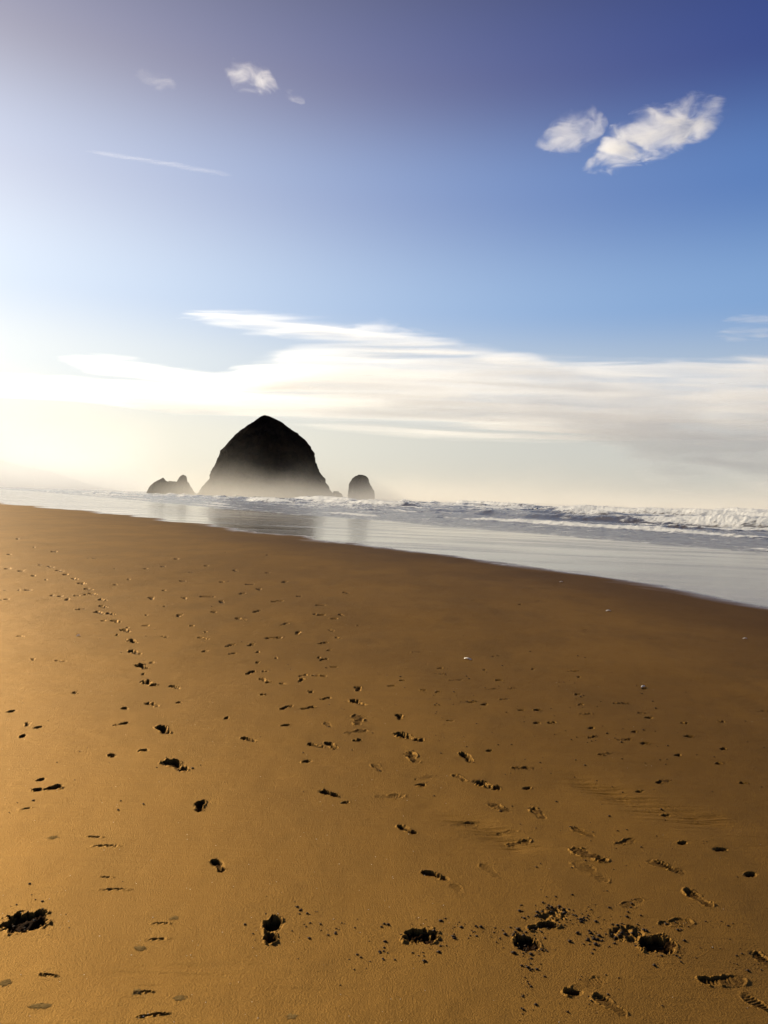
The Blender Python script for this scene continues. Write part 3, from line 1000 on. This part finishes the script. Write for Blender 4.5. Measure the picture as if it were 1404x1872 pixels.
CG = 'small white clouds high in the blue sky'
cloud('cloud', [(1062, 302), (1085, 270), (1115, 222), (1165, 194), (1215, 176), (1265, 164), (1310, 172), (1335, 206)],
      [(1062, 308), (1090, 322), (1130, 320), (1190, 306), (1250, 282), (1305, 252), (1335, 222)],
      4000, 150, 'larger bright white puffy cloud high on the right in deep blue sky', 'cloud', 0.0110, 6.0, (170, 130, 75), 30, seed=3.1, group=CG, edge=0.75, soft=1.3, aniso=0.4)
cloud('cloud', [(975, 252), (1000, 222), (1035, 198), (1078, 190), (1112, 222)], [(975, 262), (1010, 286), (1045, 290), (1085, 274), (1112, 240)],
      4000, 110, 'smaller white cloud puff beside the larger bright cloud on the right', 'cloud', 0.0065, 6.4, (150, 110, 75), 30, seed=8.3, group=CG, edge=0.7, soft=1.4)
cloud('cloud', [(408, 132), (430, 106), (462, 104), (490, 122), (516, 160)], [(408, 142), (430, 168), (462, 176), (492, 184), (516, 172)],
      4000, 80, 'small ragged white cloud high on the left of the sky', 'cloud', 0.0055, 6.0, (110, 90, 62), -25, seed=15.3, group=CG, edge=0.6, soft=1.4)
cloud('cloud_wisp', [(518, 166), (535, 160), (560, 180)], [(518, 178), (535, 192), (560, 194)],
      4000, 40, 'tiny wisp of cloud trailing right of the small ragged cloud', 'cloud', 0.0040, 6.2, (70, 50, 40), -25, seed=1.7, edge=0.6, soft=1.4)
cloud('cloud_wisp', [(248, 136), (275, 118), (300, 122), (324, 150)], [(248, 148), (280, 166), (300, 170), (324, 160)],
      4000, 60, 'faint small cloud left of the small ragged cloud', 'cloud', 0.0016, 6.2, (110, 80, 50), -15, seed=2.9, edge=0.6, soft=1.5)
cloud('vapour_trail', [(140, 267), (200, 276), (300, 290), (380, 305), (440, 317)], [(140, 277), (200, 289), (300, 306), (380, 321), (440, 328)],
      6000, 30, 'thin straight white vapour trail slanting across the left of the sky', 'vapour trail', 0.0030, 3.0, (420, 60, 24), 8, seed=4.4, soft=1.3)
cloud('cloud_wisp', [(1290, 608), (1340, 594), (1400, 596), (1460, 604)], [(1290, 614), (1340, 628), (1400, 628), (1460, 626)],
      7000, 150, 'short wisp of cloud just above the bank at the right edge', 'cloud', 0.0018, 6.4, (420, 300, 60), 4, seed=9.4, edge=0.6)
cloud('cloud_wisp', [(1315, 580), (1380, 570), (1460, 568)], [(1315, 586), (1380, 598), (1460, 600)],
      7000, 120, 'thin upper wisp of cloud at the right edge of the sky', 'cloud', 0.0022, 6.0, (520, 300, 45), 3, seed=6.4, edge=0.6)
cloud('cloud_wisp', [(590, 596), (640, 578), (700, 574), (760, 604)], [(590, 606), (650, 622), (710, 626), (760, 612)],
      7400, 130, 'small curled tuft of cloud on top of the long thin streak', 'cloud', 0.0022, 6.2, (330, 200, 75), -12, seed=7.9, edge=0.6)
cloud('cloud_streak', [(300, 574), (400, 562), (520, 570), (640, 586), (760, 600), (860, 622), (960, 644), (1060, 668)],
      [(300, 590), (400, 606), (520, 624), (640, 640), (780, 660), (900, 676), (1000, 684), (1060, 678)],
      8200, 420, 'long thin cloud streak above the left end of the cloud bank', 'cloud', 0.0028, 7.0, (1700, 600, 85), 6, seed=12.1, edge=0.75, soft=1.2, step=0.2)
cloud('cloud_streak', [(100, 650), (170, 642), (260, 654), (370, 676), (470, 690), (600, 690)], [(100, 664), (170, 690), (260, 706), (370, 722), (480, 722), (600, 704)],
      7600, 420, 'ragged low cloud streak at the left above the rocks', 'cloud', 0.0022, 7.0, (1300, 500, 90), 7, seed=31.0, edge=0.75, soft=1.2, step=0.2)
cloud('cloud_bank', [(-420, 668), (-200, 680), (0, 684), (150, 690), (300, 700), (440, 676), (500, 618), (620, 624), (800, 634), (1000, 646), (1200, 652), (1350, 646), (1500, 636), (1900, 616)],
      [(-420, 712), (-200, 722), (0, 726), (150, 736), (300, 758), (450, 772), (600, 790), (750, 804), (900, 814), (1060, 826), (1170, 832), (1300, 820), (1500, 810), (1900, 800)],
      8000, 600, 'broad white cloud bank stretching across the sky above the sea', 'cloud', 0.0023, 8.0, (2400, 700, 95), 5, seed=20.3, edge=0.95, soft=1.0, step=0.12, fall=1.15)
cloud('cloud_bank', [(820, 742), (950, 724), (1100, 716), (1250, 706), (1400, 700), (1600, 690), (1950, 690)],
      [(820, 752), (950, 772), (1080, 800), (1160, 850), (1200, 912), (1400, 925), (1600, 930), (1950, 935)],
      7000, 800, 'heavy grey cloud mass low over the sea at the right', 'cloud', 0.0008, 6.5, (1000, 800, 200), 4, seed=44.0, edge=0.9, soft=1.2, step=0.15, fall=1.0)


# ------------------------------------------------------------------ spray and haze hanging over the surf
def mist(name, lo, hi, dens, height, label, nscale, step=0.3, gain=1.2, tint=(0.97, 0.93, 0.85), aniso=0.2):
    cen = [(a_ + b_) / 2 for a_, b_ in zip(lo, hi)]
    sx, sy, sz = [(b_ - a_) / 2 for a_, b_ in zip(lo, hi)]
    me = bpy.data.meshes.new(name)
    me.from_pydata([(x * sx, y * sy, z * sz) for x in (-1, 1) for y in (-1, 1) for z in (-1, 1)], [],
                   [(0, 1, 3, 2), (4, 6, 7, 5), (0, 4, 5, 1), (2, 3, 7, 6), (0, 2, 6, 4), (1, 5, 7, 3)])
    m, t = material(name + '_air')
    pos = t.node('ShaderNodeTexCoord').outputs['Object']
    sp = t.node('ShaderNodeSeparateXYZ')
    t.link(pos, sp.inputs[0])
    z = t.math('MAXIMUM', t.math('ADD', sp.outputs[2], cen[2]), 0.0)
    n = t.noise(t.mapping(pos, tuple(1 / q for q in nscale)), 1.0, 4, 0.5)
    hh = t.math('MULTIPLY', t.step(n, 0.3, 0.7, 0.35, gain), height)
    d = t.math('MULTIPLY', t.math('EXPONENT', t.math('MULTIPLY', t.math('POWER', t.math('DIVIDE', z, hh), 1.6), -1.0)), dens)
    fade = t.step(t.math('ABSOLUTE', t.math('DIVIDE', sp.outputs[0], sx)), 1.0, 0.75)
    fade = t.math('MULTIPLY', fade, t.step(t.math('ABSOLUTE', t.math('DIVIDE', sp.outputs[1], sy)), 1.0, 0.6))
    fade = t.math('MULTIPLY', fade, t.step(t.math('DIVIDE', sp.outputs[2], sz), 1.0, 0.0))
    pv = t.node('ShaderNodeVolumePrincipled')
    pv.inputs['Color'].default_value = tint + (1,)
    pv.inputs['Anisotropy'].default_value = aniso
    t.link(t.math('MULTIPLY', d, fade), pv.inputs['Density'])
    o_ = t.node('ShaderNodeOutputMaterial')
    t.link(pv.outputs[0], o_.inputs['Volume'])
    m.cycles.volume_step_rate = step
    me.materials.append(m)
    o_ = bpy.data.objects.new(name, me)
    o_.location = cen
    col.objects.link(o_)
    return tag(o_, label, kind='stuff')


mist('sea_mist', (-196, 430, -2), (480, 790, 70), 0.0056, 14.0, 'pale spray mist hanging over the surf round the rocks', (110, 160, 60))
mist('haze', (-5200, 1500, -2), (-1000, 4900, 700), 0.0022, 200.0, 'thick pale haze in front of the far headland', (1500, 1500, 800), step=0.25, tint=(0.95, 0.96, 0.97), aniso=0.24)


# ------------------------------------------------------------------ crumbs, shells and dried foam on the sand
def ground_z(x, y):
    i = min(np.searchsorted(rad, math.hypot(x, y)), NR - 1)
    j = min(np.searchsorted(az, math.atan2(x, y)), NC - 1)
    return float(Z[i, j])


def plain(name, c, rough=0.8, spec=0.2):
    m, t = material(name)
    b = t.node('ShaderNodeBsdfPrincipled')
    geo = t.node('ShaderNodeNewGeometry').outputs['Position']
    n = t.noise(geo, 140.0, 4, 0.6)
    t.link(t.mix(t.step(n, 0.3, 0.7), tuple(v * 0.7 for v in c) + (1,), tuple(min(v * 1.15, 0.95) for v in c) + (1,)), b.inputs['Base Color'])
    b.inputs['Roughness'].default_value = rough
    b.inputs['Specular IOR Level'].default_value = spec
    o = t.node('ShaderNodeOutputMaterial')
    t.link(b.outputs[0], o.inputs[0])
    return m


DAMP = plain('damp_sand', (0.026, 0.0125, 0.005))
SHELL = plain('shell_white', (0.74, 0.68, 0.56), 0.45, 0.5)
FOAM = plain('dried_foam', (0.24, 0.15, 0.05), 0.9, 0.0)


def lumps(name, spots, mat):
    """many tiny irregular lumps as one mesh"""
    V, F = [], []
    base = [(1, 0, 0), (0, 1, 0), (-1, 0, 0), (0, -1, 0), (0, 0, 1), (0, 0, -1)]
    fc = [(0, 1, 4), (1, 2, 4), (2, 3, 4), (3, 0, 4), (1, 0, 5), (2, 1, 5), (3, 2, 5), (0, 3, 5)]
    for x, y, r_ in spots:
        z = ground_z(x, y)
        a_ = rng.uniform(0, 6.28)
        k = len(V)
        for bx, by, bz in base:
            q = r_ * rng.uniform(0.6, 1.3)
            V.append((x + q * (bx * math.cos(a_) - by * math.sin(a_)) * 1.2, y + q * (bx * math.sin(a_) + by * math.cos(a_)), z + q * bz * 0.65 + r_ * 0.25))
        F += [tuple(k + v for v in f) for f in fc]
    o = mesh_obj(name, np.array(V), np.array(F), mat, smooth_shade=False)
    return o


spots = []
for cx, cy, sx, sy, n, r0 in [(1000, 1662, 30, 10, 60, 5.5), (1060, 1680, 28, 9, 60, 5), (1020, 1690, 30, 10, 50, 5), (872, 1704, 36, 8, 50, 5.5), (962, 1728, 22, 20, 90, 6.0),
                              (1085, 1722, 14, 10, 50, 6), (1150, 1712, 30, 14, 80, 5.5), (1140, 1662, 30, 8, 26, 4.5), (772, 1750, 8, 14, 16, 4.5), (968, 1800, 12, 34, 46, 4.5),
                              (545, 1665, 22, 14, 26, 4.5), (620, 1700, 50, 16, 40, 4), (690, 1755, 40, 18, 30, 3.6), (500, 1705, 40, 24, 26, 4), (47, 1685, 40, 16, 30, 5),
                              (770, 1712, 40, 18, 40, 5), (1202, 1731, 44, 20, 50, 5.5), (30, 1630, 20, 20, 12, 4), (1320, 1700, 30, 14, 14, 4), (1100, 1820, 60, 26, 30, 3.6),
                              (1225, 1380, 30, 20, 14, 4), (970, 1410, 30, 16, 14, 4), (1000, 1340, 90, 40, 70, 4.5), (1100, 1600, 120, 60, 60, 4), (640, 1330, 60, 60, 60, 4.5),
                              (330, 1400, 16, 8, 14, 6), (1200, 1300, 130, 60, 110, 6), (900, 1250, 130, 40, 120, 6.5), (250, 1150, 160, 50, 90, 6.5), (1150, 1480, 160, 50, 60, 5), (120, 1400, 100, 80, 40, 5), (1380, 1756, 30, 14, 26, 5), (560, 1250, 90, 60, 70, 4.5), (790, 1370, 60, 50, 50, 4.5)]:
    for _ in range(int(n * 0.6)):
        gx, gy = ground(rng.gauss(cx, sx), rng.gauss(cy, sy))
        spots.append((gx, gy, r0 * 0.001 * rng.choice((0.45, 0.6, 0.8, 1.0, 1.5))))
tag(lumps('sand_crumbs', spots, DAMP), 'loose dark sand crumbs scattered round the churned clumps', kind='stuff')
spots = []
for _ in range(520):
    d_ = 2.2 + 11 * rng.random() ** 1.6
    a_ = R(rng.uniform(-27, 27 if rng.random() < 0.4 else 6))
    spots.append((d_ * math.sin(a_), d_ * math.cos(a_), rng.uniform(0.0008, 0.0022)))
tag(lumps('shell_grit', spots, SHELL), 'tiny pale specks of shell strewn over the sand', kind='stuff')


def flake(px, py, length, width, turn, label, curl=0.006):
    """a shell sliver: a thin curved blade with two faces and a rim"""
    gx, gy = ground(px, py)
    bm = bmesh.new()
    n = 9
    rows = []
    for k in range(n):
        t_ = k / (n - 1)
        w_ = width * (math.sin(math.pi * (0.08 + 0.86 * t_)) ** 0.8) / 2
        x = (t_ - 0.5) * length
        z = 0.002 + curl * math.sin(math.pi * t_)
        bend = 0.15 * length * (t_ - 0.5) ** 2
        rows.append([bm.verts.new((x, bend + w_ * s_, z + curl * 0.5 * (1 - abs(s_)) + dz)) for s_, dz in ((-1, 0), (0, 0), (1, 0), (1, -0.002), (0, -0.002), (-1, -0.002))])
    for r0, r1 in zip(rows[:-1], rows[1:]):
        for k in range(6):
            bm.faces.new((r0[k], r1[k], r1[(k + 1) % 6], r0[(k + 1) % 6]))
    bm.faces.new(rows[0])
    bm.faces.new(rows[-1][::-1])
    bmesh.ops.recalc_face_normals(bm, faces=bm.faces)
    me = bpy.data.meshes.new('shell_fragment')
    bm.to_mesh(me)
    bm.free()
    me.materials.append(SHELL)
    o = bpy.data.objects.new('shell_fragment', me)
    o.location = (gx, gy, ground_z(gx, gy) + 0.001)
    o.rotation_euler = (0, 0, R(turn))
    col.objects.link(o)
    tag(o, label, 'shell', 'white shell fragments lying on the sand')


flake(855, 1204, 0.085, 0.030, -38, 'long thin white shell sliver lying on open sand near the middle', 0.012)
flake(1112, 1115, 0.075, 0.040, 5, 'white shell fragment lying near the dark edge of the wet sand', 0.014)
flake(1026, 1060, 0.070, 0.035, 5, 'small pale shell fragment closest to the wet sand', 0.014)
flake(1176, 1256, 0.050, 0.024, 30, 'pale shell chip lying beside a small dent on the right', 0.010)
flake(1362, 1164, 0.055, 0.025, 0, 'pale shell chip near the right edge below the wet sand', 0.010)
flake(143, 1165, 0.045, 0.022, 60, 'white shell chip on smooth sand left of the left trail', 0.012)


def foam_scrap(px, py, rx, ry, label, seed):
    gx, gy = ground(px, py)
    n = 26
    g = np.linspace(-1, 1, n)
    xx, yy = np.meshgrid(g, g, indexing='ij')
    rr = xx ** 2 + yy ** 2 + 0.8 * fbm(xx * 1.7 + seed, yy * 1.7, 3, seed) + 0.9 * np.abs(fbm(xx * 5 + seed, yy * 5, 2, seed + 4))
    keep = (rr < 0.78)[:-1, :-1]
    zz = 0.0006 + 0.0010 * np.clip(0.8 - rr, 0, 1)
    x, y = xx * rx * 0.8, yy * ry * 0.8
    zb = np.array([[ground_z(gx + x[a_, b_], gy + y[a_, b_]) for b_ in range(n)] for a_ in range(n)])
    top = np.stack([x, y, zb + zz], -1).reshape(-1, 3)
    bot = np.stack([x, y, zb - 0.003], -1).reshape(-1, 3)
    bm = bmesh.new()
    vt = [bm.verts.new(p) for p in top.tolist()]
    fs = []
    for a_ in range(n - 1):
        for b_ in range(n - 1):
            if keep[a_, b_]:
                fs.append(bm.faces.new((vt[a_ * n + b_], vt[(a_ + 1) * n + b_], vt[(a_ + 1) * n + b_ + 1], vt[a_ * n + b_ + 1])))
    ext = bmesh.ops.extrude_face_region(bm, geom=fs)
    for v in ext['geom']:
        if isinstance(v, bmesh.types.BMVert):
            v.co.z += 0.0012
    bmesh.ops.delete(bm, geom=[v for v in bm.verts if not v.link_faces], context='VERTS')
    bmesh.ops.recalc_face_normals(bm, faces=bm.faces)
    me = bpy.data.meshes.new('foam_scrap')
    bm.to_mesh(me)
    bm.free()
    for v in me.vertices:
        v.co.z -= 0.0012
    me.materials.append(FOAM)
    o = bpy.data.objects.new('foam_scrap', me)
    o.location = (gx, gy, 0)
    col.objects.link(o)
    tag(o, label, 'foam scrap', 'pale scraps of dried foam on the left foreground')


for k, (px, py, rx, ry, lb) in enumerate([
        (97, 1530, 0.042, 0.030, 'pale dried foam scrap left of the thin dark crescent'), (319, 1679, 0.024, 0.020, 'small pale foam scrap left of the nearest footprint'),
        (258, 1734, 0.034, 0.024, 'pale foam scrap below the small foam scrap near the nearest footprint'), (10, 1797, 0.026, 0.026, 'pale foam scrap at the left edge below the black clump'),
        (72, 1839, 0.052, 0.026, 'widest pale foam scrap in the bottom left corner'), (330, 1826, 0.034, 0.024, 'speckled foam scrap right of the dark crescent near the bottom'),
        (533, 1862, 0.026, 0.020, 'pale foam scrap at the bottom edge left of centre'), (250, 1815, 0.022, 0.022, 'pale foam scrap touching the short dark crescent near the bottom')]):
    foam_scrap(px, py, rx, ry, lb, 40 + k)
